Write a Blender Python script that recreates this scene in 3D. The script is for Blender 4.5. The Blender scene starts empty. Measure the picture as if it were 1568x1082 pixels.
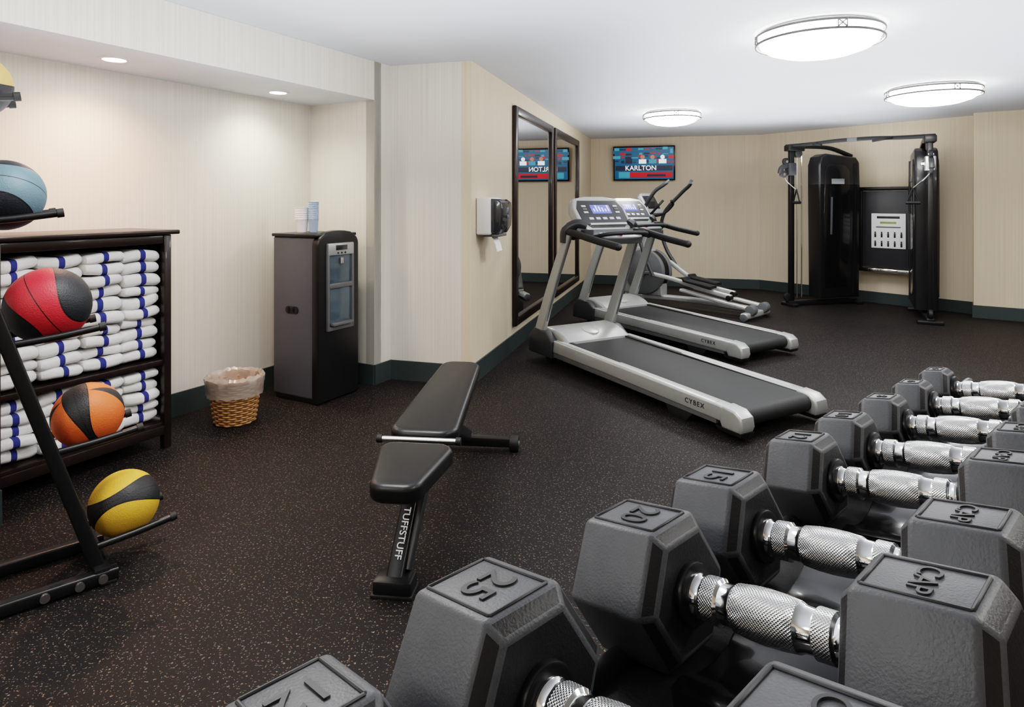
import bpy, bmesh, math, random
from mathutils import Matrix, Vector
random.seed(7)
scene = bpy.context.scene
COL = scene.collection
rad = math.radians
T = Matrix.Translation
def RX(d): return Matrix.Rotation(rad(d),4,'X')
def RY(d): return Matrix.Rotation(rad(d),4,'Y')
def RZ(d): return Matrix.Rotation(rad(d),4,'Z')

# ------------------------------------------------------------------ materials
def mat(name, col, rough=.5, metal=0., var=.10, vscale=30, bump=0., bscale=250, coat=0., spec=.5, emit=0., ecol=None, alpha=1., trans=0.):
    m = bpy.data.materials.new(name); m.use_nodes = True
    nt = m.node_tree; N = nt.nodes; L = nt.links
    b = N['Principled BSDF']
    b.inputs['Roughness'].default_value = rough
    b.inputs['Metallic'].default_value = metal
    b.inputs['Coat Weight'].default_value = coat
    b.inputs['Specular IOR Level'].default_value = spec
    b.inputs['Alpha'].default_value = alpha
    b.inputs['Transmission Weight'].default_value = trans
    tc = N.new('ShaderNodeTexCoord')
    nz = N.new('ShaderNodeTexNoise'); nz.inputs['Scale'].default_value = vscale; nz.inputs['Detail'].default_value = 3
    L.new(tc.outputs['Object'], nz.inputs['Vector'])
    mx = N.new('ShaderNodeMix'); mx.data_type = 'RGBA'
    mx.inputs[6].default_value = (*[c*(1-var) for c in col],1)
    mx.inputs[7].default_value = (*[min(1,c*(1+var)) for c in col],1)
    L.new(nz.outputs['Fac'], mx.inputs[0]); L.new(mx.outputs[2], b.inputs['Base Color'])
    if bump:
        n2 = N.new('ShaderNodeTexNoise'); n2.inputs['Scale'].default_value = bscale; n2.inputs['Detail'].default_value = 2
        L.new(tc.outputs['Object'], n2.inputs['Vector'])
        bp = N.new('ShaderNodeBump'); bp.inputs['Strength'].default_value = bump; bp.inputs['Distance'].default_value = .002
        L.new(n2.outputs['Fac'], bp.inputs['Height']); L.new(bp.outputs['Normal'], b.inputs['Normal'])
    if emit:
        b.inputs['Emission Color'].default_value = (*(ecol or col),1)
        b.inputs['Emission Strength'].default_value = emit
    return m

def wallpaper(name, c1, c2):
    m = bpy.data.materials.new(name); m.use_nodes = True
    nt = m.node_tree; N = nt.nodes; L = nt.links; b = N['Principled BSDF']
    b.inputs['Roughness'].default_value = .75
    uv = N.new('ShaderNodeUVMap')
    mp = N.new('ShaderNodeMapping'); mp.inputs['Scale'].default_value = (120,.6,1)
    L.new(uv.outputs['UV'], mp.inputs['Vector'])
    nz = N.new('ShaderNodeTexNoise'); nz.inputs['Scale'].default_value = 1; nz.inputs['Detail'].default_value = 2
    L.new(mp.outputs['Vector'], nz.inputs['Vector'])
    cr = N.new('ShaderNodeValToRGB'); cr.color_ramp.elements[0].position=.36; cr.color_ramp.elements[1].position=.64
    cr.color_ramp.elements[0].color=(*c2,1); cr.color_ramp.elements[1].color=(*c1,1)
    L.new(nz.outputs['Fac'], cr.inputs['Fac']); L.new(cr.outputs['Color'], b.inputs['Base Color'])
    return m

def floor_mat():
    m = bpy.data.materials.new('speckled_rubber'); m.use_nodes = True
    nt = m.node_tree; N = nt.nodes; L = nt.links; b = N['Principled BSDF']
    b.inputs['Roughness'].default_value = .6
    b.inputs['Specular IOR Level'].default_value = .25
    tc = N.new('ShaderNodeTexCoord')
    def thr(scale, lo, hi, seed):
        mp = N.new('ShaderNodeMapping'); mp.inputs['Location'].default_value=(seed,seed*2,0)
        L.new(tc.outputs['Object'], mp.inputs['Vector'])
        n = N.new('ShaderNodeTexNoise'); n.inputs['Scale'].default_value=scale; n.inputs['Detail'].default_value=1.5
        L.new(mp.outputs['Vector'], n.inputs['Vector'])
        r = N.new('ShaderNodeMapRange'); r.inputs[1].default_value=lo; r.inputs[2].default_value=hi
        L.new(n.outputs['Fac'], r.inputs[0]); return r.outputs[0]
    a = thr(110,.640,.672,0); c = thr(122,.665,.695,13); d = thr(1.1,.3,.7,5)
    base = N.new('ShaderNodeMix'); base.data_type='RGBA'
    base.inputs[6].default_value=(.0115,.0098,.0100,1); base.inputs[7].default_value=(.0160,.0138,.0137,1)
    L.new(d, base.inputs[0])
    m1 = N.new('ShaderNodeMix'); m1.data_type='RGBA'; m1.inputs[7].default_value=(.160,.110,.080,1)
    L.new(a, m1.inputs[0]); L.new(base.outputs[2], m1.inputs[6])
    m2 = N.new('ShaderNodeMix'); m2.data_type='RGBA'; m2.inputs[7].default_value=(.20,.185,.17,1)
    L.new(c, m2.inputs[0]); L.new(m1.outputs[2], m2.inputs[6])
    L.new(m2.outputs[2], b.inputs['Base Color'])
    n = N.new('ShaderNodeTexNoise'); n.inputs['Scale'].default_value=180
    L.new(tc.outputs['Object'], n.inputs['Vector'])
    bp = N.new('ShaderNodeBump'); bp.inputs['Strength'].default_value=.3; bp.inputs['Distance'].default_value=.002
    L.new(n.outputs['Fac'], bp.inputs['Height']); L.new(bp.outputs['Normal'], b.inputs['Normal'])
    return m

def knurl_mat():
    m = bpy.data.materials.new('knurled_chrome'); m.use_nodes = True
    nt = m.node_tree; N = nt.nodes; L = nt.links; b = N['Principled BSDF']
    b.inputs['Metallic'].default_value=1; b.inputs['Roughness'].default_value=.22
    b.inputs['Base Color'].default_value=(.88,.89,.90,1)
    uv = N.new('ShaderNodeUVMap'); sp = N.new('ShaderNodeSeparateXYZ'); L.new(uv.outputs['UV'], sp.inputs[0])
    def mth(op,a,bv):
        x=N.new('ShaderNodeMath'); x.operation=op
        for i,v in enumerate((a,bv)):
            if v is None: continue
            if isinstance(v,(int,float)): x.inputs[i].default_value=v
            else: L.new(v,x.inputs[i])
        return x.outputs[0]
    u=mth('MULTIPLY',sp.outputs[0],2*math.pi*44); v=mth('MULTIPLY',sp.outputs[1],2500)
    s1=mth('SINE',mth('ADD',u,v),None); s2=mth('SINE',mth('SUBTRACT',u,v),None)
    h=mth('MAXIMUM',s1,s2)
    bp=N.new('ShaderNodeBump'); bp.inputs['Strength'].default_value=.6; bp.inputs['Distance'].default_value=.00045
    L.new(h,bp.inputs['Height']); L.new(bp.outputs['Normal'], b.inputs['Normal'])
    return m

def ball_mat(name, col, pat, c0, c1, dark=(.02,.02,.022)):
    m = bpy.data.materials.new(name); m.use_nodes = True
    nt = m.node_tree; N = nt.nodes; L = nt.links; b = N['Principled BSDF']
    b.inputs['Roughness'].default_value=.5
    tc=N.new('ShaderNodeTexCoord'); nm=N.new('ShaderNodeVectorMath'); nm.operation='NORMALIZE'
    L.new(tc.outputs['Object'], nm.inputs[0]); sp=N.new('ShaderNodeSeparateXYZ'); L.new(nm.outputs[0], sp.inputs[0])
    def mth(op,a,bv=None):
        x=N.new('ShaderNodeMath'); x.operation=op
        for i,v in enumerate((a,bv)):
            if v is None: continue
            if isinstance(v,(int,float)): x.inputs[i].default_value=v
            else: L.new(v,x.inputs[i])
        return x.outputs[0]
    ay=mth('ABSOLUTE',sp.outputs[1]); x2=mth('MULTIPLY',sp.outputs[0],sp.outputs[0]); az=mth('ABSOLUTE',sp.outputs[2])
    lim=mth('ADD',mth('MULTIPLY',x2,c1),c0)
    if pat==0: mask=mth('GREATER_THAN',ay,lim)
    else:
        mask=mth('LESS_THAN',ay,lim)
        if pat==2: mask=mth('MAXIMUM',mask,mth('LESS_THAN',az,mth('ADD',mth('MULTIPLY',x2,-.25),.22)))
    seam=mth('LESS_THAN',mth('ABSOLUTE',mth('SUBTRACT',ay,lim)),.02)
    seam=mth('MAXIMUM',seam,mth('LESS_THAN',ay,.012))
    mx=N.new('ShaderNodeMix'); mx.data_type='RGBA'; mx.inputs[6].default_value=(*col,1); mx.inputs[7].default_value=(*dark,1)
    L.new(mask,mx.inputs[0])
    m2=N.new('ShaderNodeMix'); m2.data_type='RGBA'; m2.inputs[7].default_value=(.008,.008,.008,1)
    L.new(seam,m2.inputs[0]); L.new(mx.outputs[2],m2.inputs[6]); L.new(m2.outputs[2],b.inputs['Base Color'])
    vo=N.new('ShaderNodeTexVoronoi'); vo.inputs['Scale'].default_value=220; L.new(tc.outputs['Object'],vo.inputs['Vector'])
    bp=N.new('ShaderNodeBump'); bp.inputs['Strength'].default_value=.35; bp.inputs['Distance'].default_value=.002
    L.new(vo.outputs['Distance'],bp.inputs['Height']); L.new(bp.outputs['Normal'],b.inputs['Normal'])
    return m

CREAM = wallpaper('wallpaper_cream',(.76,.732,.675),(.695,.665,.605))
TAN   = wallpaper('wallpaper_tan',(.74,.635,.495),(.685,.58,.445))
WHITE = mat('ceiling_paint',(.72,.755,.81),.85,var=.02,vscale=3,bump=.1,bscale=80)
FLOOR = floor_mat()
BASEB = mat('baseboard_vinyl',(.050,.066,.066),.45,var=.08)
BLK   = mat('black_steel',(.012,.012,.013),.35,var=.15)
BLKG  = mat('black_gloss',(.009,.009,.010),.2,var=.1,coat=.3)
TOWER = mat('tower_shroud',(.014,.014,.016),.28,var=.1,coat=.15)
BLKR  = mat('black_rubber',(.016,.016,.017),.6,var=.15,bump=.2)
BELT  = mat('treadmill_belt',(.026,.027,.028),.6,var=.1,bump=.3,bscale=500)
LEATH = mat('black_vinyl',(.012,.012,.013),.34,var=.15,bump=.15,bscale=400)
SILV  = mat('silver_plastic',(.43,.44,.43),.35,.35,var=.05)
SILVL = mat('light_silver',(.56,.57,.56),.3,.3,var=.04)
GREY  = mat('grey_plastic',(.13,.135,.14),.4,var=.08)
DGREY = mat('dark_grey_plastic',(.042,.043,.047),.4,var=.08)
LOCK  = mat('cooler_grey_panel',(.098,.106,.122),.42,var=.05,bump=.1,spec=.35)
CHR   = mat('chrome',(.92,.93,.94),.06,1.,var=.02)
KNURL = knurl_mat()
NICK  = mat('brushed_nickel',(.6,.6,.6),.3,1.,var=.05)
RINGM = mat('lamp_ring_metal',(.13,.125,.12),.35,.6,var=.05)
WOOD  = mat('espresso_wood',(.020,.011,.009),.3,var=.4,vscale=12,coat=.2)
HEX   = mat('grey_rubber_head',(.098,.102,.112),.48,var=.15,vscale=60,bump=.2,bscale=500)
HEXT  = mat('head_label',(.042,.043,.047),.5,var=.1)
HEXE  = mat('head_end_face',(.022,.022,.024),.5,var=.15,bump=.2,bscale=500)
MIRR  = mat('mirror_glass',(.88,.89,.88),.01,1.,var=.0)
GLOW  = mat('lamp_glass',(1,.97,.92),.4,emit=15,ecol=(1,.975,.93),var=.01)
DLGLOW= mat('downlight_lens',(1,.97,.92),.4,emit=30,ecol=(1,.93,.82),var=.01)
WPL   = mat('white_plastic',(.72,.72,.71),.35,var=.03)
TOWEL = mat('white_terry',(.80,.80,.79),.95,var=.04,vscale=60,bump=.8,bscale=350)
TBLUE = mat('blue_stripe',(.035,.045,.22),.9,var=.1,bump=.5,bscale=350)
WICK  = mat('wicker',(.42,.22,.085),.6,var=.35,vscale=60)
LINER = mat('bin_liner',(.55,.49,.45),.2,var=.15,alpha=.5)
CLEAR = mat('clear_cup',(.42,.55,.76),.15,var=.05,alpha=.75)
PAPER = mat('paper_white',(.88,.88,.88),.7,var=.03)
RED   = mat('red_button',(.6,.02,.02),.4)
LCD   = mat('lcd_blue',(.08,.10,.4),.3,emit=.5,ecol=(.16,.2,.75))
SMOKE = mat('smoked_plastic',(.03,.034,.042),.15,var=.1,coat=.5)
GLASSD= mat('display_window',(.08,.11,.135),.12,var=.25,vscale=8,coat=.4)

# ------------------------------------------------------------------ mesh helpers
def finish(bm, name, mats, M=None, smooth=True, ang=38):
    if M is not None: bm.transform(M)
    bmesh.ops.recalc_face_normals(bm, faces=bm.faces[:])
    me = bpy.data.meshes.new(name); bm.to_mesh(me); bm.free()
    if not isinstance(mats,(list,tuple)): mats=[mats]
    for m in mats: me.materials.append(m)
    if smooth:
        for p in me.polygons: p.use_smooth=True
        me.set_sharp_from_angle(angle=rad(ang))
    ob = bpy.data.objects.new(name, me); COL.objects.link(ob); return ob

def rrect(w,h,r,n=4,cx=0,cy=0):
    out=[]
    for sx,sy,a0 in ((1,1,0),(-1,1,90),(-1,-1,180),(1,-1,270)):
        for i in range(n+1):
            a=rad(a0+90*i/n); out.append((cx+sx*(w/2-r)+r*math.cos(a), cy+sy*(h/2-r)+r*math.sin(a)))
    return out
def circ(r,n=12): return [(r*math.cos(2*math.pi*i/n), r*math.sin(2*math.pi*i/n)) for i in range(n)]
def catmull(pts,n):
    if n<=1 or len(pts)<3: return [Vector(p) for p in pts]
    P=[Vector(p) for p in pts]; P=[2*P[0]-P[1]]+P+[2*P[-1]-P[-2]]; out=[]
    for i in range(1,len(P)-2):
        for k in range(n):
            t=k/n; a,b,c,d=P[i-1],P[i],P[i+1],P[i+2]
            out.append(.5*((2*b)+(c-a)*t+(2*a-5*b+4*c-d)*t*t+(3*b-a-3*c+d)*t**3))
    out.append(P[-2]); return out

class G:
    def __init__(s,name,loc=(0,0,0),rz=0,matrix=None):
        s.root=bpy.data.objects.new(name,None); COL.objects.link(s.root); s.root.empty_display_size=.1
        s.root.matrix_world = matrix if matrix is not None else T(loc)@RZ(rz)
        s.M=Matrix()
    def add(s,bm,name,mats,smooth=True,ang=38):
        o=finish(bm,name,mats,s.M,smooth,ang); o.parent=s.root; return o
    def box(s,name,c,size,m,bev=.004,rot=None,seg=2):
        bm=bmesh.new(); bmesh.ops.create_cube(bm,size=1); bmesh.ops.scale(bm,vec=size,verts=bm.verts)
        if bev: bmesh.ops.bevel(bm,geom=bm.edges[:],offset=min(bev,min(size)*.49),segments=seg,profile=.5,affect='EDGES',clamp_overlap=True)
        if rot is not None: bm.transform(rot)
        bmesh.ops.translate(bm,vec=c,verts=bm.verts); return s.add(bm,name,m)
    def cyl(s,name,p0,p1,r,m,r2=None,seg=24,bev=0):
        p0=Vector(p0);p1=Vector(p1);d=p1-p0
        bm=bmesh.new(); bmesh.ops.create_cone(bm,cap_ends=True,segments=seg,radius1=r,radius2=r if r2 is None else r2,depth=d.length)
        if bev:
            es=[e for e in bm.edges if abs(e.verts[0].co.z-e.verts[1].co.z)<1e-6]
            bmesh.ops.bevel(bm,geom=es,offset=bev,segments=2,profile=.5,affect='EDGES')
        q=Vector((0,0,1)).rotation_difference(d.normalized()).to_matrix().to_4x4()
        bm.transform(T((p0+p1)/2)@q); return s.add(bm,name,m)
    def sweep(s,name,pts,sec,m,n=6,up=(0,0,1),closed=False,scales=None):
        if isinstance(sec,(int,float)): sec=circ(sec)
        P=catmull(pts,n) if not closed else [Vector(p) for p in pts]
        K=len(P); bm=bmesh.new(); rings=[]
        up=Vector(up); side=None
        for i,p in enumerate(P):
            if closed: t=(P[(i+1)%K]-P[i-1])
            else: t=(P[min(i+1,K-1)]-P[max(i-1,0)])
            t.normalize()
            if side is None: side=t.cross(up)
            side=(side-t*side.dot(t)).normalized(); u2=side.cross(t).normalized()
            sc=1 if scales is None else (scales[0]+(scales[1]-scales[0])*i/(K-1))
            rings.append([bm.verts.new(p+side*a*sc+u2*b*sc) for a,b in sec])
        S=len(sec)
        for i in range(K if closed else K-1):
            A=rings[i];B=rings[(i+1)%K]
            for j in range(S): bm.faces.new((A[j],A[(j+1)%S],B[(j+1)%S],B[j]))
        if not closed: bm.faces.new(rings[0]); bm.faces.new(rings[-1][::-1])
        return s.add(bm,name,m,ang=50)
    def ext(s,name,prof,axis,a0,a1,m,bev=.004,seg=2):
        bm=bmesh.new()
        f={'x':lambda a,p:(a,p[0],p[1]),'y':lambda a,p:(p[0],a,p[1]),'z':lambda a,p:(p[0],p[1],a)}[axis]
        A=[bm.verts.new(f(a0,p)) for p in prof];B=[bm.verts.new(f(a1,p)) for p in prof];n=len(prof)
        bm.faces.new(A);bm.faces.new(B[::-1])
        for i in range(n): bm.faces.new((A[i],A[(i+1)%n],B[(i+1)%n],B[i]))
        bmesh.ops.recalc_face_normals(bm,faces=bm.faces[:])
        if bev:
            sA=set(A);sB=set(B)
            es=[e for e in bm.edges if (e.verts[0] in sA and e.verts[1] in sA) or (e.verts[0] in sB and e.verts[1] in sB)]
            bmesh.ops.bevel(bm,geom=es,offset=bev,segments=seg,profile=.5,affect='EDGES',clamp_overlap=True)
        return s.add(bm,name,m)
    def lathe(s,name,prof,m,seg=32,X=None,midx=None,uv=False,jit=0):
        bm=bmesh.new(); rings=[]
        for r,z in prof:
            rings.append([bm.verts.new(((r+jit*random.uniform(-1,1))*math.cos(2*math.pi*i/seg),(r+jit*random.uniform(-1,1))*math.sin(2*math.pi*i/seg),z+jit*random.uniform(-1,1))) for i in range(seg)])
        uvl=bm.loops.layers.uv.new('UVMap') if uv else None
        for k in range(len(prof)-1):
            for i in range(seg):
                j=(i+1)%seg
                f=bm.faces.new((rings[k][i],rings[k][j],rings[k+1][j],rings[k+1][i]))
                if midx: f.material_index=midx[k]
                if uv:
                    us=(i/seg,(i+1)/seg,(i+1)/seg,i/seg); vs=(prof[k][1],prof[k][1],prof[k+1][1],prof[k+1][1])
                    for l,a,b in zip(f.loops,us,vs): l[uvl].uv=(a,b)
        if X is not None: bm.transform(X)
        return s.add(bm,name,m,ang=45)
    def sph(s,name,c,r,m,scale=(1,1,1)):
        bm=bmesh.new(); bmesh.ops.create_uvsphere(bm,u_segments=24,v_segments=14,radius=r)
        bmesh.ops.scale(bm,vec=scale,verts=bm.verts); bmesh.ops.translate(bm,vec=c,verts=bm.verts); return s.add(bm,name,m)
    def text(s,name,body,size,M,m,ext=.0008,sp=1.,off=.012):
        c=bpy.data.curves.new(name,'FONT'); c.body=body; c.size=size; c.extrude=ext; c.align_x='CENTER'; c.align_y='CENTER'; c.space_character=sp; c.offset=size*off
        o=bpy.data.objects.new(name,c); COL.objects.link(o); c.materials.append(m); o.parent=s.root; o.matrix_local=s.M@M; return o

# ------------------------------------------------------------------ room shell
H=2.45; SOF=2.157
def wallseg(name,p0,p1,z0,z1,th,m,uoff=0.):
    p0=Vector(p0);p1=Vector(p1);d=(p1-p0);Ln=d.length;d.normalize();o=Vector((-d.y,d.x))*th
    V=[(p0.x,p0.y,z0),(p1.x,p1.y,z0),(p1.x,p1.y,z1),(p0.x,p0.y,z1),
       (p0.x+o.x,p0.y+o.y,z0),(p1.x+o.x,p1.y+o.y,z0),(p1.x+o.x,p1.y+o.y,z1),(p0.x+o.x,p0.y+o.y,z1)]
    F=[(0,1,2,3),(5,4,7,6),(4,0,3,7),(1,5,6,2),(3,2,6,7),(4,5,1,0)]
    me=bpy.data.meshes.new(name); me.from_pydata(V,[],F); uv=me.uv_layers.new(name='UVMap')
    US=[0,Ln,Ln,0,abs(th),Ln+abs(th),Ln+abs(th),abs(th)]
    for p in me.polygons:
        for li in p.loop_indices:
            vi=me.loops[li].vertex_index; uv.data[li].uv=(US[vi]+uoff,V[vi][2])
    me.materials.append(m); ob=bpy.data.objects.new(name,me); COL.objects.link(ob); return ob
D=Vector((.476,.879)).normalized(); Nn=Vector((D.y,-D.x))
E=Vector((-.952,5.018)); OR=E-D*.193; OL=E-D*2.60; BC=OR-Nn*.66; BL=OL-Nn*.66; LB=E-D*7.42
C1=Vector((-.306,4.83)); F1=Vector((1.34,10.86)); F2=Vector((3.926,10.155)); R1=Vector((5.696,7.907)); R2=Vector((5.53,7.67)); R3=Vector((7.2,6.51)); B1=Vector((7.2,-1.5)); B0=Vector((LB.x,-1.5))
segs=[('left',B0,OL,CREAM),('alcove_near',OL,BL,CREAM),('alcove_back',BL,BC,CREAM),('alcove_far',BC,OR,CREAM),('pier',OR,E,CREAM),
      ('column',E,C1,CREAM),('mirror_side',C1,F1,TAN),('far',F1,F2,TAN),('angled',F2,R1,TAN),('step',R1,R2,TAN),('right_column',R2,R3,TAN),('right',R3,B1,TAN),('back',B1,B0,TAN)]
off=0
for n,a,b,m in segs:
    d=(b-a).normalized(); ex=.012
    wallseg('wall_'+n,a,b-d*(.004 if n=='column' else 0),0,H,.08,m,off); off+=1.37
    wallseg('baseboard_'+n,a-d*0,b+d*(ex if n in('pier','column','step','alcove_back') else 0),0,.15,-.012,BASEB)
def slab(name,pts,z0,z1,m,mb=None):
    bm=bmesh.new(); A=[bm.verts.new((*p,z0)) for p in pts];B=[bm.verts.new((*p,z1)) for p in pts];n=len(pts)
    uvl=bm.loops.layers.uv.new('UVMap')
    fb=bm.faces.new(A);bm.faces.new(B[::-1])
    if mb: fb.material_index=1
    for i in range(n):
        f=bm.faces.new((A[i],A[(i+1)%n],B[(i+1)%n],B[i]))
        Ln=(Vector(pts[(i+1)%n])-Vector(pts[i])).length
        for l,uv in zip(f.loops,((0,z0),(Ln,z0),(Ln,z1),(0,z1))): l[uvl].uv=uv
    return finish(bm,name,[m]+([mb] if mb else []),smooth=False)
outer=[(-5.2,-1.7),(7.4,-1.7),(7.4,11.2),(-5.2,11.2)]
slab('floor',outer,-.05,0,FLOOR)
slab('ceiling',outer,H,H+.05,WHITE)
slab('wall_alcove_soffit',[tuple(OL),tuple(OR),tuple(BC),tuple(BL)],SOF,H-.001,CREAM,WHITE)

# ------------------------------------------------------------------ lights
def ceiling_lamp(x,y,R):
    g=G('ceiling_lamp',(x,y,H))
    g.lathe('pan',[(.001,-.001),(R*.9,-.001),(R*.95,-.02),(R*.95,-.035)],WPL,48)
    g.lathe('glass_dome',[(R*.95,-.02),(R*.97,-.05),(R*.94,-.085),(R*.82,-.118),(R*.6,-.145),(R*.32,-.160),(.001,-.164)],GLOW,48)
    for k,z in enumerate((-.028,-.080)):
        g.sweep('ring_%d'%k,[((R+.004)*math.cos(2*math.pi*i/64),(R+.004)*math.sin(2*math.pi*i/64),z) for i in range(64)],rrect(.010,.014,.003,2),RINGM,closed=True)
    for k in range(4):
        a=rad(84+90*k); M0=g.M; g.M=RZ(math.degrees(a))@T((R+.012,0,-.054))
        g.sweep('clip_a_%d'%k,[(0,-.022,-.02),(0,.022,.02)],.0035,RINGM,n=1,up=(1,0,0)); g.sweep('clip_b_%d'%k,[(0,-.022,.02),(0,.022,-.02)],.0035,RINGM,n=1,up=(1,0,0))
        g.box('clip_c_%d'%k,(0,-.024,0),(.006,.006,.052),RINGM,.001); g.box('clip_d_%d'%k,(0,.024,0),(.006,.006,.052),RINGM,.001); g.M=M0
for x,y,R in ((1.90,3.97,.36),(3.93,5.98,.385),(1.90,7.60,.325),(-.75,2.1,.365),(1.9,.8,.365),(4.6,2.7,.365),(-2.2,-.4,.365)):  # lamps outside the camera view are unseen extras, added as fill light
    ceiling_lamp(x,y,R)
for (x,y,c,p) in ((-2.147,3.455,(1,.52,.34),46),(-1.645,4.50,(1,.92,.72),24)):
    g=G('recessed_downlight',(x,y,SOF))
    g.lathe('trim_ring',[(.055,-.001),(.058,-.008),(.075,-.006),(.078,-.0005)],WPL,32)
    g.lathe('lens',[(.056,-.003),(.001,-.004)],DLGLOW,32)
    l=bpy.data.lights.new('downlight_beam','SPOT'); l.energy=p; l.color=c; l.spot_size=rad(150); l.spot_blend=1.; l.shadow_soft_size=.06
    o=bpy.data.objects.new('downlight_beam',l); COL.objects.link(o); o.parent=g.root; o.location=(0,0,-.03)
# added soft area lights without a fixture, floating mid-room to brighten the ceiling
for x,y,sx,sy,rz,p in ((2.7,5.3,3.6,7.0,-5,95),(-1.1,1.9,2.2,4.2,-28,34)):
    l=bpy.data.lights.new('added_ceiling_fill','AREA'); l.shape='RECTANGLE'; l.size=sx; l.size_y=sy; l.energy=p; l.color=(.97,.98,1)
    o=bpy.data.objects.new('added_ceiling_fill',l); COL.objects.link(o); o.matrix_world=T((x,y,1.62))@RZ(rz)@RX(180)

# ------------------------------------------------------------------ mirrors, dispenser
def mirror(s0,s1):
    g=G('wall_mirror',(C1.x,C1.y,0),-15.27)
    z0,z1=.225,2.284; y0,y1=s0,s1; w=.085
    g.box('glass',(.012,(y0+y1)/2,(z0+z1)/2),(.006,y1-y0-w,z1-z0-w),MIRR,0)
    for nm,c,sz in (('frame_near',(.022,y0+w/2,(z0+z1)/2),(.04,w,z1-z0)),('frame_far',(.022,y1-w/2,(z0+z1)/2),(.04,w,z1-z0)),
        ('frame_top',(.022,(y0+y1)/2,z1-w/2),(.04,y1-y0-2*w+.01,w)),('frame_bottom',(.022,(y0+y1)/2,z0+w/2),(.04,y1-y0-2*w+.01,w))):
        g.box(nm,c,sz,WOOD,.01,seg=3)
mirror(1.162,2.907); mirror(3.024,4.786)
g=G('paper_towel_dispenser',(C1.x,C1.y,0),-15.27)
g.box('body',(.062,.25,1.275),(.12,.30,.29),WPL,.015,seg=3)
g.ext('smoked_cover',[(.118,1.15),(.118,1.41),(.17,1.405),(.205,1.38),(.215,1.32),(.205,1.20),(.17,1.14)],'y',.105,.395,SMOKE,.012,3)
g.box('latch',(.215,.25,1.27),(.012,.05,.03),GREY,.004)
g.box('outlet',(.11,.25,1.125),(.13,.22,.02),GREY,.005)
g.ext('paper_sheet',[(.10,1.12),(.104,1.12),(.135,1.06),(.15,1.0),(.146,1.0),(.13,1.06)],'y',.18,.32,PAPER,0)

# ------------------------------------------------------------------ towel cabinet + towels
CB=Vector((-1.932,3.628)); RA=-28.43
g=G('towel_shelf_cabinet',(CB.x,CB.y,0),RA)
g.box('top',(-.205,-.43,1.215),(.47,.93,.025),WOOD,.006)
g.box('top_rail',(-.215,-.43,1.175),(.42,.87,.05),WOOD,.004)
g.box('bottom_shelf',(-.215,-.43,.135),(.41,.85,.03),WOOD,.003)
g.box('bottom_rail',(-.012,-.43,.105),(.022,.82,.05),WOOD,.003)
g.box('middle_shelf',(-.215,-.43,.485),(.41,.85,.03),WOOD,.003)
g.box('back_panel',(-.425,-.43,.65),(.012,.85,1.0),WOOD,.002)
g.box('side_panel_far',(-.215,-.008,.66),(.40,.016,.99),WOOD,.002)
g.box('side_panel_near',(-.215,-.852,.66),(.40,.016,.99),WOOD,.002)
for k,(x,y) in enumerate(((-.02,-.02),(-.41,-.02),(-.02,-.84),(-.41,-.84))):
    g.box('post_%d'%k,(x,y,.60),(.042,.042,1.20),WOOD,.004)
def towel(bm,xf,y0,w,z0,h,d):
    r=h/2; prof=[(-d,.04*h)]
    for i in range(11):
        a=rad(-84+168*i/10); k=1-.10*math.exp(-((i-5)/1.3)**2)
        prof.append((-r+r*1.15*k*math.cos(a),r+r*.97*math.sin(a)))
    prof.append((-d,.96*h))
    sj=random.uniform(-.06,.06)
    fr=[0,.03,.10,.28,.43+sj,.57+sj,.76,.88,.97,1]
    ring=[]; ph=random.uniform(0,6); am=random.uniform(.003,.008); tilt=random.uniform(-.012,.012)
    for q in fr:
        sc=.68 if q in(0,1) else (.93 if q in (.03,.97) else 1)
        dz=am*math.sin(ph+q*5)+tilt*(q-.5); dx=.010*math.sin(ph*2+q*4)
        ring.append([bm.verts.new((xf+dx+px-(0 if sc==1 else .006),y0+q*w,z0+h/2+(pz-h/2)*sc+dz)) for px,pz in prof])
    n=len(prof)
    for k in range(len(fr)-1):
        for i in range(n):
            f=bm.faces.new((ring[k][i],ring[k][(i+1)%n],ring[k+1][(i+1)%n],ring[k+1][i]))
            if k==4: f.material_index=1
    bm.faces.new(ring[0]);bm.faces.new(ring[-1][::-1])
bm=bmesh.new()
for c in range(4):
    yb=-.045-.2*(c+1)
    for z0,z1,n in ((.512,1.118,10),(.160,.452,5)):
        hs=[random.uniform(.8,1.2) for _ in range(n)]; s_=sum(hs); z=z0
        for i in range(n):
            h=hs[i]/s_*(z1-z0)
            towel(bm,-.036+random.uniform(-.016,.014),yb+random.uniform(-.004,.006),.194,z,h*1.0,.33); z+=h
tw=finish(bm,'folded_towels',[TOWEL,TBLUE],ang=60); tw.matrix_world=T((CB.x,CB.y,0))@RZ(RA)

# ------------------------------------------------------------------ water dispenser cabinet
WL=Vector((-1.314,4.335))
g=G('water_cooler',(WL.x,WL.y,0),RA)
g.ext('body',rrect(.38,1.12,.02,4,cx=.20,cy=.585),'x',-.44,-.05,LOCK,.006)
g.box('top_slab',(-.235,.20,1.152),(.42,.41,.022),BLK,.006)
def arch(y0,y1,z0,z1,rise,r):
    out=[(y0,z0),(y1,z0)]
    out+=[(y1-r+r*math.cos(rad(a)),z1-r+r*math.sin(rad(a))) for a in range(0,76,15)]
    out+=[(y0+(y1-y0)*t,z1+rise*math.sin(math.pi*t)) for t in (.8,.65,.5,.35,.2)]
    out+=[(y0+r+r*math.cos(rad(a)),z1-r+r*math.sin(rad(a))) for a in range(105,181,15)]
    return out
g.ext('front_bezel',arch(0,.40,.01,1.155,.03,.07),'x',-.06,.0,BLK,.008,3)
g.box('plinth',(-.23,.20,.02),(.38,.37,.04),BLK,.004)
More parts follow.
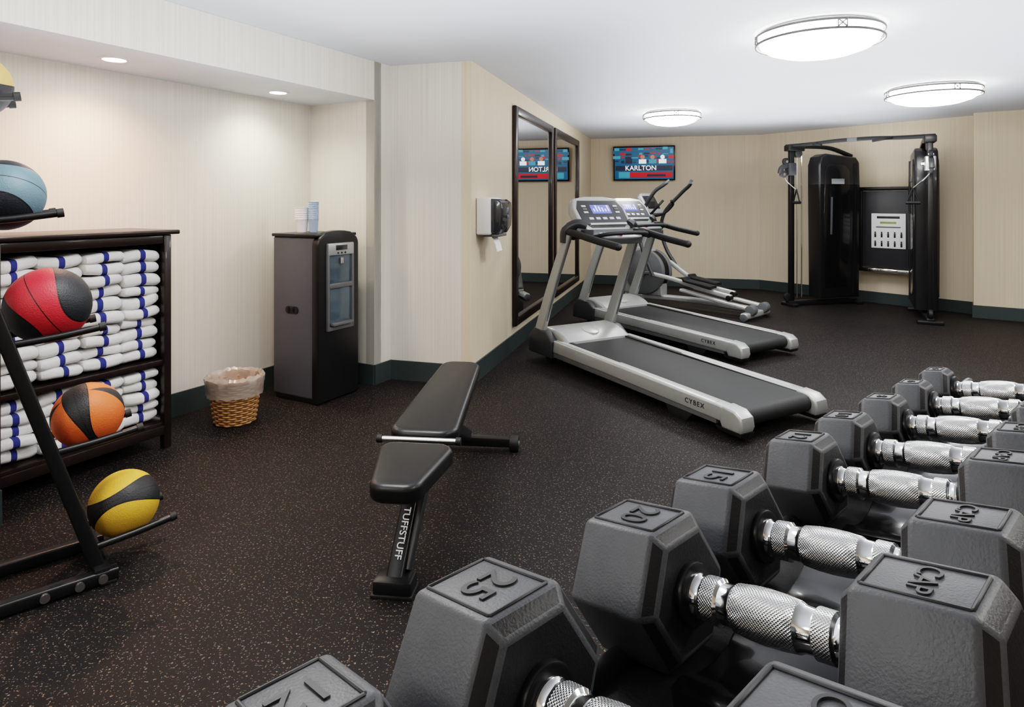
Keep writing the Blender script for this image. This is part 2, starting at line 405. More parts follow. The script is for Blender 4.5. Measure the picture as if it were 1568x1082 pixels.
for nm,c,sz in (('frame_l',(.006,.085,.79),(.022,.022,.60)),('frame_r',(.006,.325,.79),(.022,.022,.60)),('frame_b',(.006,.205,.505),(.022,.24,.03)),('frame_m',(.006,.205,.80),(.022,.24,.035))):
    g.box(nm,c,sz,GREY,.005)
g.box('control_panel',(.008,.205,1.055),(.024,.25,.085),SILV,.006)
g.box('control_screen',(.021,.205,1.065),(.004,.11,.035),SMOKE,.001)
for k in range(3): g.cyl('button_%d'%k,(.018,.17+.035*k,1.028),(.024,.17+.035*k,1.028),.007,DGREY,seg=12)
g.box('upper_window',(.001,.205,.915),(.01,.22,.195),GLASSD,.001)
g.box('lower_window',(.001,.205,.65),(.01,.22,.27),GLASSD,.001)
g.cyl('nozzle',(.02,.205,.995),(.02,.205,.955),.012,CHR,seg=14)
g.box('drip_tray',(.02,.205,.535),(.05,.20,.02),GREY,.004)
g.sweep('side_grip',[(-.29,.009,.632),(-.22,.009,.632)],rrect(.012,.05,.005,3),BLK,n=1)
g.cyl('side_grip_end_a',(-.29,.012,.632),(-.29,.003,.632),.025,BLK,seg=20)
g.cyl('side_grip_end_b',(-.22,.012,.632),(-.22,.003,.632),.025,BLK,seg=20)
def cups(name,x,y,r,n,step,h,m):
    g=G(name,(x,y,1.1645))
    pr=[(r*.001,.001),(r*.76,0),(r*.98,h),(r*1.06,h),(r*1.06,h+.004)]
    z=h
    for i in range(n):
        pr+=[(r*.96,z+.005),(r*.96,z+step-.004),(r*1.06,z+step-.004),(r*1.06,z+step)]; z+=step
    pr+=[(r*.97,z),(r*.80,z-.05),(.001,z-.05)]
    g.lathe('stack',pr,m,28)
cups('paper_cup_stack',-1.530,4.66,.045,7,.013,.09,PAPER)
cups('plastic_cup_stack',-1.445,4.66,.037,10,.013,.09,CLEAR)

# ------------------------------------------------------------------ waste basket
g=G('wicker_wastebasket',(-1.748,4.04,0))
hb=.275; r0,r1=.115,.155
def rb(z): return r0+(r1-r0)*z/hb
nst=22
for i in range(nst):
    a=2*math.pi*i/nst
    g.sweep('stake_%d'%i,[(rb(z)*math.cos(a),rb(z)*math.sin(a),z) for z in (.005,.1,.2,hb-.005)],.0035,WICK,n=1,up=(0,1,0) if abs(math.cos(a))>.5 else (1,0,0))
nr=19
for k in range(nr):
    z=.01+(hb-.02)*k/(nr-1); n=nst*4
    g.sweep('strand_%d'%k,[((rb(z)+.0055*math.sin(nst*math.pi*i/n+math.pi*k))*math.cos(2*math.pi*i/n),(rb(z)+.0055*math.sin(nst*math.pi*i/n+math.pi*k))*math.sin(2*math.pi*i/n),z) for i in range(n)],circ(.0062,6),WICK,closed=True)
g.sweep('rim',[((r1+.003)*math.cos(2*math.pi*i/48),(r1+.003)*math.sin(2*math.pi*i/48),hb) for i in range(48)],circ(.010,8),WICK,closed=True)
g.lathe('base_disc',[(.001,.006),(r0,.006),(r0,.012)],WICK,32)
g.lathe('inner_wall',[(r0-.007,.012),(r1-.007,hb)],WICK,32)
random.seed(3)
g.lathe('liner',[(r0-.02,.03),(r1-.02,.2),(r1-.012,hb+.015),(r1+.004,hb+.03),(r1+.022,hb+.012),(r1+.020,hb-.03),(r1+.012,hb-.07),(r1+.013,hb-.095)],LINER,56,jit=.0065)

# ------------------------------------------------------------------ medicine ball rack
RR=(-1.452,2.356,0)
g=G('medicine_ball_rack',RR,41.3)
rs=rrect(.045,.045,.008,2)
g.sweep('rail_near',[(0,0,.028),(-.78,0,.028)],rs,BLK,n=1); g.sweep('rail_far',[(0,.30,.028),(-.78,.30,.028)],rs,BLK,n=1)
g.box('crossbar_front',(-.05,.15,.04),(.05,.34,.045),BLK,.006); g.box('crossbar_rear',(-.72,.15,.04),(.05,.34,.045),BLK,.006)
k_=.305
TZ=(.12,.495,.895,1.315,1.715)
for j,y in enumerate((.04,.26)):
    g.sweep('upright_%d'%j,[(-.05,y,.03),(-.05-k_*1.95,y,1.95)],rrect(.05,.045,.008,2),BLK,n=1,up=(1,0,0))
    g.sweep('brace_%d'%j,[(-.70,y,.03),(-.05-k_*.95,y,.95)],rrect(.035,.035,.006,2),BLK,n=1,up=(1,0,0))
    for i,z in enumerate(TZ):
        x=-.05-k_*z
        g.sweep('prong_%d_%d'%(j,i),[(x,y,z),(x+.15,y,z+.012),(x+.28,y,z+.030)],circ(.013,12),BLK,n=3)
        g.cyl('cap_%d_%d'%(j,i),(x+.272,y,z+.029),(x+.292,y,z+.032),.016,BLKR)
for j,z in enumerate((.30,.70,1.11,1.52,1.9)):
    g.box('rung_%d'%j,(-.05-k_*z,.15,z),(.03,.20,.03),BLK,.004)
for k,(x,y) in enumerate(((-.05,-.026),(-.12,-.026),(-.22,-.026),(-.05,.274))):
    g.cyl('bolt_%d'%k,(x,y,.03),(x,y-.012,.03),.015,NICK,seg=14)
g.box('foot_pad_1',(-.03,0,.006),(.05,.05,.012),BLKR,.003); g.box('foot_pad_2',(-.74,0,.006),(.05,.05,.012),BLKR,.003)
g.box('foot_pad_3',(-.03,.30,.006),(.05,.05,.012),BLKR,.003); g.box('foot_pad_4',(-.74,.30,.006),(.05,.05,.012),BLKR,.003)
RM=T(RR)@RZ(41.3)
def ball(zp,r,m,axis,front,off=.15):
    c=RM@Vector((-.05-k_*zp+off,.15,zp+.012+math.sqrt(max((r+.013)**2-.11**2,0))))
    y=Vector(axis).normalized(); x=Vector(front); x=(x-y*x.dot(y)).normalized(); z=x.cross(y)
    R=Matrix(((x.x,y.x,z.x,0),(x.y,y.y,z.y,0),(x.z,y.z,z.z,0),(0,0,0,1)))
    bm=bmesh.new(); bmesh.ops.create_uvsphere(bm,u_segments=64,v_segments=32,radius=r)
    o=finish(bm,'medicine_ball',m,ang=180); o.matrix_world=T(c)@R
ball(TZ[0],.122,ball_mat('ball_yellow',(.66,.40,.05),1,.15,.32),(-.511,.313,.80),(.851,.31,.4226),.135)
ball(TZ[1],.119,ball_mat('ball_orange',(.70,.15,.04),2,.09,.30),(.78,.42,.35),(.1,-.5,.9),.13)
ball(TZ[2],.136,ball_mat('ball_red',(.52,.03,.045),0,.36,.42,(.018,.020,.025)),(.76,.40,.50),(.35,.65,-.6),.13)
ball(TZ[3],.124,ball_mat('ball_blue_grey',(.12,.20,.25),0,.46,.30,(.018,.022,.032)),(-.22,.50,.84),(.8,.5,0),.13)
ball(TZ[4],.112,ball_mat('ball_gold',(.40,.26,.09),1,.32,.35,(.012,.013,.018)),(.5,.2,.84),(.8,.5,-.2),.17)

# ------------------------------------------------------------------ weight bench
g=G('weight_bench',(-.415,2.15,0),-6.3)
def pad(name,outline,z,th,m,M=None,bev=.022):
    M0=g.M
    if M is not None: g.M=M
    g.ext(name,outline,'z',z,z+th,m,bev,4); g.M=M0
def taper(y0,y1,w0,w1,r,n=6):
    pts=[]
    for (cx,cy,a0) in ((w1/2-r,y1-r,0),(-w1/2+r,y1-r,90),(-w0/2+r,y0+r,180),(w0/2-r,y0+r,270)):
        for i in range(n+1):
            a=rad(a0+90*i/n); pts.append((cx+r*math.cos(a),cy+r*math.sin(a)))
    return pts
pad('seat_pad',taper(0,.36,.19,.29,.06),.380,.07,LEATH,T((.012,.0,0))@T((0,.37,.42))@RX(3)@T((0,-.37,-.42)))
pad('back_pad',taper(0,.89,.285,.215,.07),0,.065,LEATH,T((.0,.440,.394))@RX(4.4))
g.M=Matrix()
g.box('seat_plate',(.01,.20,.368),(.12,.26,.02),BLK,.004)
g.box('back_plate',(0,.85,.40),(.10,.72,.02),BLK,.004,RX(4.4))
g.cyl('pivot_bar',(-.165,.402,.437),(.165,.402,.437),.011,NICK,seg=14)
g.cyl('pivot_cap_l',(-.17,.402,.437),(-.15,.402,.437),.016,BLKR,seg=14); g.cyl('pivot_cap_r',(.15,.402,.437),(.17,.402,.437),.016,BLKR,seg=14)
g.sweep('spine',[(0,.16,.335),(0,.45,.32),(0,1.0,.26),(0,1.44,.075)],rrect(.06,.07,.008,2),BLK,n=4)
g.sweep('front_leg',[(.0,.42,.345),(-.015,.14,.03)],rrect(.062,.075,.008,2),BLK,n=1,up=(0,0,1))
g.sweep('front_leg_brace',[(.06,.36,.36),(.022,.16,.06)],rrect(.022,.03,.004,2),DGREY,n=1)
g.box('front_foot',(-.015,.125,.03),(.14,.09,.055),BLK,.01)
g.box('front_foot_pad',(-.015,.125,.006),(.15,.10,.012),BLKR,.003)
g.box('seat_bracket',(0,.26,.34),(.11,.12,.07),BLK,.006)
g.sweep('ladder',[(.0,.62,.31),(0,.98,.40)],rrect(.04,.03,.004,2),BLK,n=1)
g.box('rear_foot',(0,1.45,.05),(.54,.06,.05),BLK,.008)
for k,x in enumerate((-.27,.27)):
    g.cyl('rear_wheel_%d'%k,(x-.025,1.45,.042),(x+.025,1.45,.042),.042,BLKR,seg=24,bev=.006)
    g.cyl('rear_hub_%d'%k,(x-.028,1.45,.042),(x+.028,1.45,.042),.016,NICK,seg=16)
legdir=Vector((-.015,-.28,-.315)).normalized()
Za=Vector((0,-.315,.28)).normalized()
Xa=legdir; Ya=Za.cross(Xa).normalized(); Za=Xa.cross(Ya)
Mt=Matrix(((Xa.x,Ya.x,Za.x,-.010),(Xa.y,Ya.y,Za.y,.235-.0295),(Xa.z,Ya.z,Za.z,.142+.0265),(0,0,0,1)))
g.text('leg_label','TUFFSTUFF',.036,Mt,PAPER,.0006)

# ------------------------------------------------------------------ treadmills
def treadmill(loc,rz,sy=1.):
    g=G('treadmill',matrix=T(loc)@RZ(rz)@Matrix.Diagonal((1,sy,1,1)))
    g.ext('deck',[(.07,.09),(1.8,.13),(1.8,.185),(.07,.155)],'x',-.30,.30,BLK,.004)
    g.ext('belt',[(1.80,.205),(1.80,.15)]+[(.075-.055*math.sin(rad(a)),.120-.055*math.cos(rad(a))) for a in range(0,181,20)],'x',-.275,.275,BELT,.002)
    for sgn,nm in ((-1,'left'),(1,'right')):
        def E2(name,prof,a,b,m,bev,seg=2): g.ext(name+'_'+nm,prof,'x',min(sgn*a,sgn*b),max(sgn*a,sgn*b),m,bev,seg)
        E2('side_rail',[(.06,.085),(.06,.165),(.16,.182),(1.8,.217),(2.05,.222),(2.05,.12),(1.2,.11)],.285,.385,SILV,.012,3)
        E2('inner_strip',[(.12,.176),(1.8,.2205),(1.8,.21),(.12,.170)],.277,.312,BLKR,.001)
        E2('rail_stripe',[(.20,.1845),(1.8,.2215),(1.8,.217),(.20,.180)],.325,.372,SILVL,.001)
        E2('lower_skirt',[(.18,.062),(.18,.11),(1.9,.14),(1.9,.08)],.30,.378,GREY,.004)
        E2('end_cap',[(.0,.055),(-.015,.09),(-.005,.145),(.04,.178),(.13,.186),(.15,.10),(.13,.055)],.275,.393,SILV,.016,3)
        E2('end_cap_bottom',[(.0,.035),(-.012,.06),(.18,.06),(.16,.035)],.28,.388,BLK,.006)
        E2('foot',[(.42,.0),(.56,.0),(.60,.07),(.36,.07)],.31,.375,BLKR,.006)
        g.cyl('wheel_'+nm,(sgn*.27,2.02,.045),(sgn*.33,2.02,.045),.045,BLKR,seg=22,bev=.006)
        E2('boot',[(1.88,.07),(1.86,.21),(1.96,.28),(2.14,.29),(2.22,.21),(2.22,.07)],.335,.41,DGREY,.015,3)
        g.sweep('post_'+nm,[(sgn*.375,2.10,.22),(sgn*.372,1.93,.62),(sgn*.355,1.70,1.13)],rrect(.045,.105,.015,3),SILV,n=5,up=(0,1,0),scales=(1.15,.85))
        g.sweep('post_trim_'+nm,[(sgn*.375,2.04,.24),(sgn*.372,1.875,.62),(sgn*.355,1.655,1.12)],rrect(.02,.016,.004,2),GREY,n=5,up=(0,1,0))
        g.sweep('handrail_'+nm,[(sgn*.355,1.74,1.14),(sgn*.36,1.60,1.13),(sgn*.352,1.36,1.09),(sgn*.345,1.10,1.055)],circ(.028,14),BLKR,n=5)
        g.sph('handrail_end_'+nm,(sgn*.345,1.10,1.055),.029,BLKR)
        g.sweep('elbow_'+nm,[(sgn*.355,1.74,1.05),(sgn*.35,1.73,1.15),(sgn*.28,1.68,1.20),(sgn*.22,1.64,1.18)],rrect(.08,.07,.02,3),DGREY,n=5,up=(0,1,0))
        g.lathe('cup_holder_'+nm,[(.001,.0),(.042,0),(.045,.06),(.05,.06),(.05,0)],DGREY,20,X=T((sgn*.27,1.56,1.10)))
    g.box('front_foot_bar',(0,2.02,.06),(.62,.08,.06),BLK,.01)
    hood=[(1.74,.15),(1.75,.222),(1.82,.262),(1.93,.295),(2.06,.30),(2.16,.27),(2.23,.19),(2.24,.09),(1.9,.09)]
    g.ext('motor_hood',hood,'x',-.335,.335,SILV,.03,4)
    g.cyl('hood_badge',(0,1.875,.270),(0,1.872,.282),.075,SILVL,seg=32,bev=.003)
    M0=g.M
    g.M=T((0,1.44,1.07))@RX(18)
    g.ext('dash',taper(0,.25,.44,.64,.05),'z',-.03,.03,GREY,.012,3)
    g.cyl('stop_button',(0,.06,.03),(0,.06,.042),.022,RED,seg=20,bev=.003)
    for k in range(4): g.box('key_%d'%k,(-.16+.05*k+(.12 if k>1 else 0),.10,.032),(.035,.025,.006),SILVL,.002)
    g.M=T((0,1.61,1.12))@RX(52)
    g.ext('console_body',[(-.20,0),(.20,0),(.27,.10),(.275,.26),(.23,.36),(.10,.385),(-.10,.385),(-.23,.36),(-.275,.26),(-.27,.10)],'z',-.065,.02,SILV,.018,3)
    g.ext('console_face',[(-.17,.05),(.17,.05),(.235,.12),(.24,.25),(.20,.33),(-.20,.33),(-.24,.25),(-.235,.12)],'z',.018,.026,DGREY,.003)
    g.box('lcd',(0,.235,.027),(.20,.09,.006),LCD,.002)
    for k in range(6): g.box('lcd_bar_%d'%k,(-.075+.03*k,.225+.006*((k*3)%4),.0305),(.016,.03+.012*((k*3)%4),.001),PAPER,0)
    for k in range(5): g.box('console_key_%d'%k,(-.14+.07*k,.14,.027),(.045,.025,.006),SILVL,.002)
    for k in range(2):
        for q in range(3): g.box('side_key_%d_%d'%(k,q),(-.165+.33*k,.205+.032*q,.027),(.045,.02,.006),SILVL if q!=1 else GREY,.003)
    g.box('book_ledge',(0,.075,.03),(.38,.02,.03),SILV,.004)
    g.M=M0
    g.sweep('console_neck',[(-.30,1.72,1.10),(0,1.74,1.12),(.30,1.72,1.10)],rrect(.07,.06,.02,3),DGREY,n=4)
    g.sweep('pulse_bar',[(-.24,1.52,1.10),(-.20,1.40,1.13),(0,1.36,1.14),(.20,1.40,1.13),(.24,1.52,1.10)],circ(.016,12),BLKR,n=5)
    g.text('side_label','CYBEX',.042,T((-.3865,.34,.14))@RZ(-90)@RX(90),DGREY,.0005,sp=1.3)
treadmill((1.64,3.84,0),29.2,1.05)
treadmill((2.26,5.60,0),31.8,1.04)

# ------------------------------------------------------------------ elliptical
g=G('elliptical_trainer',(2.93,7.55,0),44.5)
g.sweep('spine',[(0,.05,.10),(0,.9,.13),(0,1.9,.10)],rrect(.10,.07,.02,3),SILV,n=3)
for k,y in enumerate((.06,1.88)):
    g.box('foot_%d'%k,(0,y,.06),(.62,.09,.07),SILV,.02,seg=3)
    for j,x in enumerate((-.29,.29)): g.cyl('foot_cap_%d_%d'%(k,j),(x-.03,y,.045),(x+.03,y,.045),.045,GREY,seg=20,bev=.006)
for sgn,nm,ph in ((-1,'left',.0),(1,'right',.12)):
    x=sgn*.17
    g.sweep('ramp_'+nm,[(x,.02,.13),(x,.45,.19),(x,.95,.27)],rrect(.085,.04,.012,3),SILVL,n=4)
    g.cyl('ramp_end_'+nm,(x-.05,.03,.12),(x+.05,.03,.12),.06,GREY,seg=24,bev=.008)
    g.cyl('roller_'+nm,(x-.035,.30+ph,.235),(x+.035,.30+ph,.235),.035,BLK,seg=20,bev=.004)
    g.sweep('pedal_arm_'+nm,[(x,.28+ph,.25),(x,.65+ph,.31),(sgn*.2,1.05,.40),(sgn*.24,1.36,.45+ph)],rrect(.05,.055,.015,3),SILVL,n=4)
    g.ext('pedal_'+nm,[(y_,z_) for y_,z_ in ((.50+ph,.33),(.88+ph,.385),(.90+ph,.44),(.87+ph,.44),(.85+ph,.41),(.50+ph,.36))],'x',min(sgn*.10,sgn*.26),max(sgn*.10,sgn*.26),BLKR,.008)
    g.cyl('crank_'+nm,(sgn*.13,1.55,.45),(sgn*.2,1.55,.45),.05,DGREY,seg=20)
    g.sweep('crank_link_'+nm,[(sgn*.2,1.55,.45),(sgn*.22,1.36,.45+ph)],rrect(.03,.05,.01,2),GREY,n=1)
    g.sweep('swing_arm_'+nm,[(sgn*.27,1.30,.42+ph),(sgn*.28,1.45,.75),(sgn*.27,1.52,1.0),(sgn*.27,1.46,1.25),(sgn*.26,1.30-ph*.8,1.50),(sgn*.22,1.18-ph,1.60),(sgn*.17,1.12-ph,1.66)],circ(.024,14),DGREY,n=6)
    g.sweep('fixed_handle_'+nm,[(sgn*.05,1.58,1.18),(sgn*.15,1.42,1.22),(sgn*.17,1.28,1.34),(sgn*.10,1.26,1.40)],circ(.016,12),BLKR,n=6)
    g.sweep('pivot_'+nm,[(0,1.56,1.0),(sgn*.29,1.52,1.0)],circ(.028,14),SILV,n=1)
    g.cyl('flywheel_cover_'+nm,(sgn*.05,1.55,.45),(sgn*.12,1.55,.45),.30,GREY,r2=.30,seg=48,bev=.015)
    g.sweep('cover_ring_'+nm,[(sgn*.118,1.55+.285*math.cos(2*math.pi*i/48),.45+.285*math.sin(2*math.pi*i/48)) for i in range(48)],circ(.016,8),SILVL,closed=True)
g.cyl('flywheel_core',(-.06,1.55,.45),(.06,1.55,.45),.29,BLK,seg=48)
g.ext('shroud',[(1.30,.14),(1.30,.35),(1.48,.76),(1.68,.80),(1.84,.5),(1.90,.14)],'x',-.085,.085,SILV,.03,3)
g.sweep('mast',[(0,1.62,.75),(0,1.60,1.0),(0,1.52,1.28)],rrect(.08,.10,.03,3),SILV,n=4,up=(0,1,0))
g.M=T((0,1.44,1.24))@RX(58)
g.ext('console',rrect(.36,.32,.06,5,cy=.14),'z',-.05,.02,SILV,.015,3)
g.box('console_face',(0,.15,.022),(.28,.20,.008),BLKG,.004); g.box('lcd',(0,.19,.028),(.15,.07,.004),DGREY,.001)
g.M=Matrix()

# ------------------------------------------------------------------ television
g=G('wall_television',(2.17,10.53,2.02),-15.27)
g.M=RX(6)
g.box('body',(0,.02,0),(1.0,.05,.57),BLKG,.008)
def tvm(n,c,e): return mat(n,tuple(v*.4 for v in c),.3,emit=e,ecol=c)
TVB=tvm('tv_blue',(.01,.10,.20),.45); TVR=tvm('tv_red',(.50,.015,.02),.45); TVW=tvm('tv_white',(.8,.85,.9),.7); TVD=tvm('tv_dark',(.02,.03,.06),.35); TVC=tvm('tv_cyan',(.06,.30,.42),.45); TVS=tvm('tv_skin',(.5,.25,.16),.35)
g.box('screen',(0,-.006,0),(.95,.004,.52),TVB,0)
random.seed(11)
for k in range(40):
    x=-.44+.88*(k%10)/9; z=.23-.065*(k//10)
    g.box('picture_a_%d'%k,(x,-.009-.0002*k,z+random.uniform(-.02,.02)),(random.uniform(.03,.12),.001,random.uniform(.01,.06)),random.choice([TVR,TVR,TVD,TVC,TVD,TVB,TVD]),0)
g.box('picture_band',(0,-.018,-.08),(.92,.002,.08),TVD,0)
g.text('picture_title','KARLTON',.11,T((-.05,-.021,-.08))@RX(90),TVW,.0005)
g.box('picture_low',(.10,-.018,-.19),(.70,.002,.09),TVR,0); g.box('picture_low2',(-.32,-.0195,-.19),(.18,.002,.10),TVC,0); g.box('picture_low3',(.2,-.0195,-.20),(.3,.002,.04),TVD,0)
for k,(x,m_) in enumerate(((-.02,TVS),(.14,TVS),(.30,TVW))):
    g.cyl('head_%d'%k,(x,-.018,.10),(x,-.021,.10),.035,m_,seg=18); g.box('shoulders_%d'%k,(x,-.0195,.03),(.12,.002,.07),TVC if k==1 else TVW,0)
g.box('bracket',(0,.07,0),(.3,.06,.25),BLK,.004)
g.M=Matrix()

# ------------------------------------------------------------------ cable machine
g=G('cable_crossover_machine',(4.236,7.905,0),-51.8)
for sgn,nm in ((-1,'left'),(1,'right')):
    g.M=T((sgn*.82,0,0))@RZ(24.2*sgn)
    g.box('base_bar_'+nm,(0,.48,.04),(.08,1.08,.06),BLK,.01)
    g.box('front_foot_'+nm,(0,-.02,.02),(.26,.09,.04),BLK,.01); g.box('rear_foot_'+nm,(0,.98,.02),(.30,.08,.04),BLK,.01)
    g.box('upright_'+nm,(0,.0,1.07),(.055,.065,2.10),BLK,.008)
    g.cyl('cable_a_'+nm,(0,.09,.10),(0,.09,2.05),.006,NICK,seg=8); g.cyl('cable_b_'+nm,(0,.16,.10),(0,.16,2.05),.008,CHR,seg=8)
    g.ext('weight_tower_'+nm,[(.36,.10),(.98,.10),(1.0,1.5),(.985,1.92),(.93,1.99),(.46,2.03),(.38,1.99),(.345,1.88),(.345,1.5)],'x',-.12,.12,TOWER,.025,3)
    g.ext('tower_panel_'+nm,[(.42,.25),(.76,.25),(.82,1.0),(.81,1.80),(.74,1.88),(.48,1.90),(.43,1.82),(.40,1.0)],'x',-.135,.135,BLKG,.010)
    g.ext('tower_trim_'+nm,[(.86,.15),(.93,.15),(.965,1.5),(.93,1.90),(.89,1.90),(.905,1.5)],'x',-.14,.14,BLK,.005)
    g.ext('tower_slot_'+nm,[(.50,.95),(.53,.95),(.54,1.45),(.51,1.45)],'x',-.139,.139,GREY,.002)
    g.box('tower_badge_'+nm,(-.136,.62,1.66),(.012,.20,.07),GREY,.003); g.box('tower_badge2_'+nm,(.136,.62,1.66),(.012,.20,.07),GREY,.003)
    g.sweep('top_arm_'+nm,[(0,-.02,2.11),(0,.3,2.125),(0,.62,2.11),(0,.95,2.01)],rrect(.06,.05,.01,2),BLK,n=4)
    g.box('top_plate_'+nm,(0,.05,2.10),(.12,.24,.08),BLK,.012)
    g.cyl('top_pulley_'+nm,(-.03,.10,2.03),(.03,.10,2.03),.055,DGREY,seg=24,bev=.006)
    g.box('carriage_'+nm,(0,-.01,1.82),(.11,.11,.17),NICK if sgn>0 else DGREY,.015)
    g.sweep('carriage_arm_'+nm,[(0,-.02,1.88),(0,-.14,1.84),(0,-.17,1.76)],rrect(.06,.05,.012,3),DGREY,n=4,up=(1,0,0))
    g.cyl('pulley_a_'+nm,(-.02,-.08,1.92),(.02,-.08,1.92),.05,BLKR,seg=24,bev=.006); g.cyl('pulley_b_'+nm,(-.02,-.12,1.75),(.02,-.12,1.75),.05,DGREY,seg=24,bev=.006)
    g.cyl('pulley_hub_'+nm,(-.026,-.08,1.92),(.026,-.08,1.92),.018,CHR,seg=16); g.cyl('pulley_hub2_'+nm,(-.026,-.12,1.75),(.026,-.12,1.75),.018,CHR,seg=16)
    g.cyl('lock_knob_'+nm,(-.09,.0,1.82),(-.05,.0,1.82),.025,CHR,seg=18)
    hx=(-sgn)*.17
    g.sweep('hanging_cable_'+nm,[(0,-.11,1.72),(hx*.4,-.10,1.64),(hx,-.05,1.54)],.006,NICK,n=4)
    g.sweep('handle_strap_a_'+nm,[(hx,-.05,1.55),(hx+.06,-.05,1.38)],circ(.009,8),BLKR,n=1,up=(0,1,0))
    g.sweep('handle_strap_b_'+nm,[(hx,-.05,1.55),(hx-.06,-.05,1.38)],circ(.009,8),BLKR,n=1,up=(0,1,0))
    g.cyl('handle_grip_'+nm,(hx-.07,-.05,1.375),(hx+.07,-.05,1.375),.019,BLKR,seg=14)
    g.cyl('low_pulley_'+nm,(-.02,-.06,.12),(.02,-.06,.12),.05,BLKR,seg=24,bev=.006)
g.M=Matrix()
g.sweep('top_bar',[(-.88,-.02,2.13),(-.5,-.05,2.135),(-.2,-.06,2.15),(.2,-.06,2.15),(.5,-.05,2.135),(.88,-.02,2.13)],circ(.024,12),BLK,n=5)
g.box('top_bar_badge',(0,-.06,2.15),(.12,.06,.05),GREY,.008)
g.sweep('pull_up_grip_l',[(-.45,-.05,2.14),(-.42,-.2,2.12),(-.30,-.24,2.10)],circ(.016,10),BLKR,n=4); g.sweep('pull_up_grip_r',[(.45,-.05,2.14),(.42,-.2,2.12),(.30,-.24,2.10)],circ(.016,10),BLKR,n=4)
g.box('rear_bar_top',(0,.93,1.56),(.72,.05,.05),BLK,.008); g.box('rear_bar_low',(0,.93,.47),(.72,.05,.05),CHR,.008)
g.box('rear_bar_l',(-.33,.93,1.02),(.04,.04,1.08),BLK,.006); g.box('rear_bar_r',(.33,.93,1.02),(.04,.04,1.08),BLK,.006)
g.box('rear_panel',(0,.94,1.02),(.62,.014,1.02),DGREY,.003)
g.box('placard',(.02,.925,1.0),(.42,.008,.46),PAPER,.002)
for r_ in range(2):
    for c_ in range(5):
        x=-.14+.08*c_; z=.94-.12*r_
        g.box('figure_%d_%d'%(r_,c_),(x,.919,z),(.022,.003,.055),BLK,.001); g.cyl('figure_head_%d_%d'%(r_,c_),(x,.9195,z+.038),(x,.917,z+.038),.010,BLK,seg=10)
g.box('placard_title',(.02,.919,1.18),(.28,.003,.03),DGREY,.001); g.box('placard_line',(.02,.919,1.11),(.2,.003,.025),mat('placard_olive',(.35,.36,.12),.6),.001); g.box('placard_line2',(.02,.919,1.05),(.3,.003,.015),GREY,.001)

# ------------------------------------------------------------------ dumbbells & rack
th=-46.99; TL=-9.5
RK=T((.127,.5375,0))@RZ(th)
TILT=T((.001,0,1.014))@RY(TL)
g=G('dumbbell_rack',matrix=RK)
g.M=TILT
def tray(nm):
    g.box('tray_'+nm,(.112,.32,-.010),(.25,1.62,.014),BLKR,.004)
    g.sweep('lip_left_'+nm,[(-.016,-.49,-.004),(-.016,1.13,-.004)],rrect(.03,.014,.005,2),DGREY,n=1,up=(1,0,0)); g.sweep('lip_right_'+nm,[(.24,-.49,.0),(.24,1.13,.0)],rrect(.03,.014,.005,2),DGREY,n=1,up=(1,0,0))
tray('upper')
SY=[-.454,-.304,-.1755,-.004,.128,.318,.452,.602,.745,.884]
for k,y in enumerate(SY):
    w=.058
    prof=[(y-w,-.003),(y+w,-.003),(y+w,.014),(y+w*.75,.016),(y+w*.4,.008),(y,.005),(y-w*.4,.008),(y-w*.75,.016),(y-w,.014)]
    g.ext('saddle_%d'%k,prof,'x',.048,.165,BLKG,.003)
g.M=T((0,0,.50))@RY(TL); tray('lower')
g.M=Matrix()
for k,y in enumerate((-.44,1.08)):
    g.sweep('leg_%d'%k,[(.115,y,.03),(.115,y,1.005)],rrect(.05,.09,.01,3),BLK,n=1,up=(0,1,0))
    g.box('foot_%d'%k,(.115,y,.025),(.55,.07,.05),BLK,.01)
g.box('stretcher',(.115,.32,.18),(.05,1.5,.06),BLK,.008)
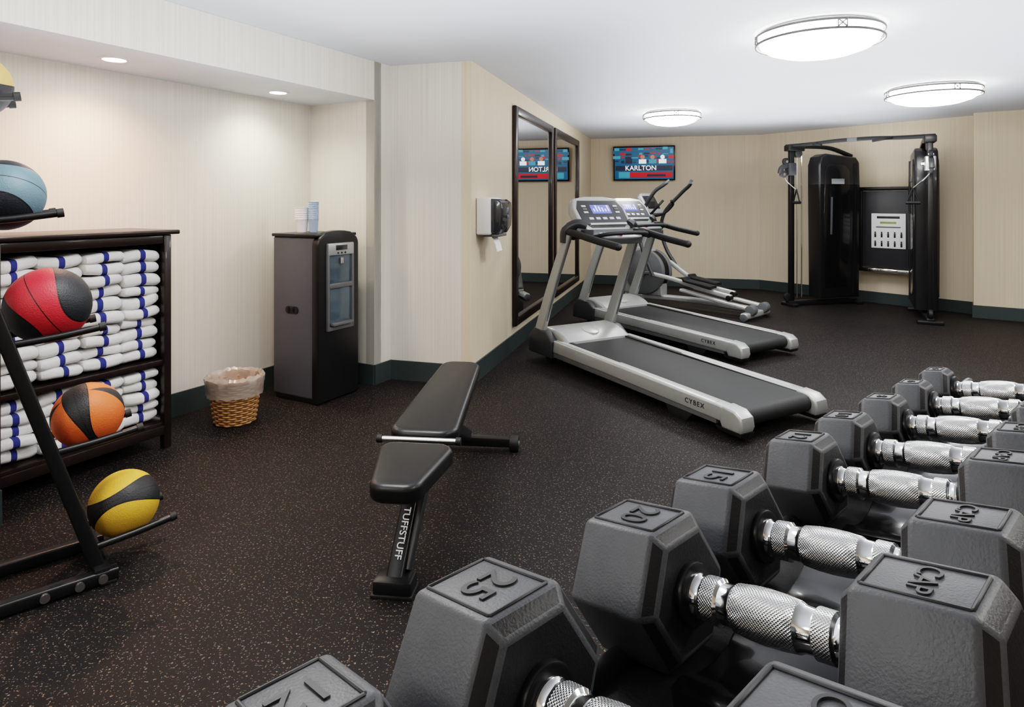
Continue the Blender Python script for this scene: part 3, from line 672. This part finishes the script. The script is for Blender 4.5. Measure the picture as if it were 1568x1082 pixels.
def dumbbell(label,sy,F,L):
    R=F/math.sqrt(3); hl=.130; sp=L+hl
    g=G('dumbbell',matrix=RK@TILT@T((-.006+sp/2,sy,F/2)))
    for sgn,nm in ((-1,'left'),(1,'right')):
        bm=bmesh.new(); rings=[]
        for x,sc in ((-L/2,.80),(-L/2+.010,1),(L/2-.010,1),(L/2,.80)):
            rings.append([bm.verts.new((x+sgn*sp/2,R*sc*math.cos(rad(60*i)),R*sc*math.sin(rad(60*i)))) for i in range(6)])
        for a in range(3):
            for i in range(6):
                f=bm.faces.new((rings[a][i],rings[a][(i+1)%6],rings[a+1][(i+1)%6],rings[a+1][i]))
                if a!=1: f.material_index=1
        for q in (rings[0],rings[3][::-1]):
            f=bm.faces.new(q); f.material_index=1
        bmesh.ops.recalc_face_normals(bm,faces=bm.faces[:])
        bmesh.ops.bevel(bm,geom=bm.edges[:],offset=.0028,segments=3,profile=.5,affect='EDGES',clamp_overlap=True)
        g.add(bm,'head_'+nm,[HEX,HEXE],ang=25)
        xi=sgn*(hl/2)
        g.cyl('collar_'+nm,(xi+sgn*.004,0,0),(xi-sgn*.006,0,0),.0235,BLK,seg=28,bev=.002)
        fx=(L-.026)/2; fy=R/2-.007; xc=sgn*sp/2; zt=F/2+.0003
        for q,(c,sz) in enumerate((((xc,fy,zt),(2*fx,.0026,.0022)),((xc,-fy,zt),(2*fx,.0026,.0022)),((xc-fx,0,zt),(.0026,2*fy,.0022)),((xc+fx,0,zt),(.0026,2*fy,.0022)))):
            g.box('label_rim_%s_%d'%(nm,q),c,sz,HEXT,.0008,seg=1)
        Mt=T((xc,0,zt+.0002))@Matrix(((0,1,0,0),(-1,0,0,0),(0,0,1,0),(0,0,0,1)))
        g.text('label_'+nm, label if sgn<0 else 'CAP', (min(fx*1.3,fy*1.5) if sgn<0 else fy*.9), Mt, HEXT,.0009,off=.004)
    h=hl/2
    pr=[(-h,.0155),(-h+.008,.0160),(-h+.010,.0140),(-h+.014,.0140),(-h+.016,.0165),(-h+.0161,.0165),(-h+.028,.0168),(-h+.0281,.0168),(-h+.030,.0145),(-h+.037,.0148),(-h+.041,.0165),(-h+.0411,.0166)]
    kn=[0,0,0,0,0,1,0,0,0,0,0]
    mid=[(-.012,.0180),(0,.0185),(.012,.0180)]
    P=pr+mid+[(-x,r) for x,r in pr[::-1]]
    idx=kn+[1]*(len(mid)+1)+kn[::-1]
    g.lathe('handle',[(r,x) for x,r in P],[CHR,KNURL],seg=40,X=RY(90),midx=idx,uv=True)
dumbbell('12',-.308,.107,.080)
dumbbell('25',-.1755,.113,.092)
dumbbell('20',-.004,.104,.086)
dumbbell('15',.128,.100,.078)
dumbbell('12',.318,.092,.068)
dumbbell('10',.452,.087,.062)
dumbbell('8',.602,.081,.057)
dumbbell('6',.745,.076,.052)
dumbbell('5',.884,.072,.048)

# ------------------------------------------------------------------ world & camera
w=bpy.data.worlds.new('world'); scene.world=w; w.use_nodes=True
w.node_tree.nodes['Background'].inputs['Color'].default_value=(.6,.65,.7,1); w.node_tree.nodes['Background'].inputs['Strength'].default_value=.3
cam=bpy.data.cameras.new('camera'); co=bpy.data.objects.new('camera',cam); COL.objects.link(co)
co.location=(0,0,1.385); co.rotation_euler=(rad(90),0,0)
cam.sensor_width=36; cam.lens=22.5; cam.shift_y=-.148; cam.clip_start=.02; cam.clip_end=60
scene.camera=co
scene.view_settings.view_transform='Filmic'
scene.view_settings.look='High Contrast'
scene.view_settings.exposure=0.55
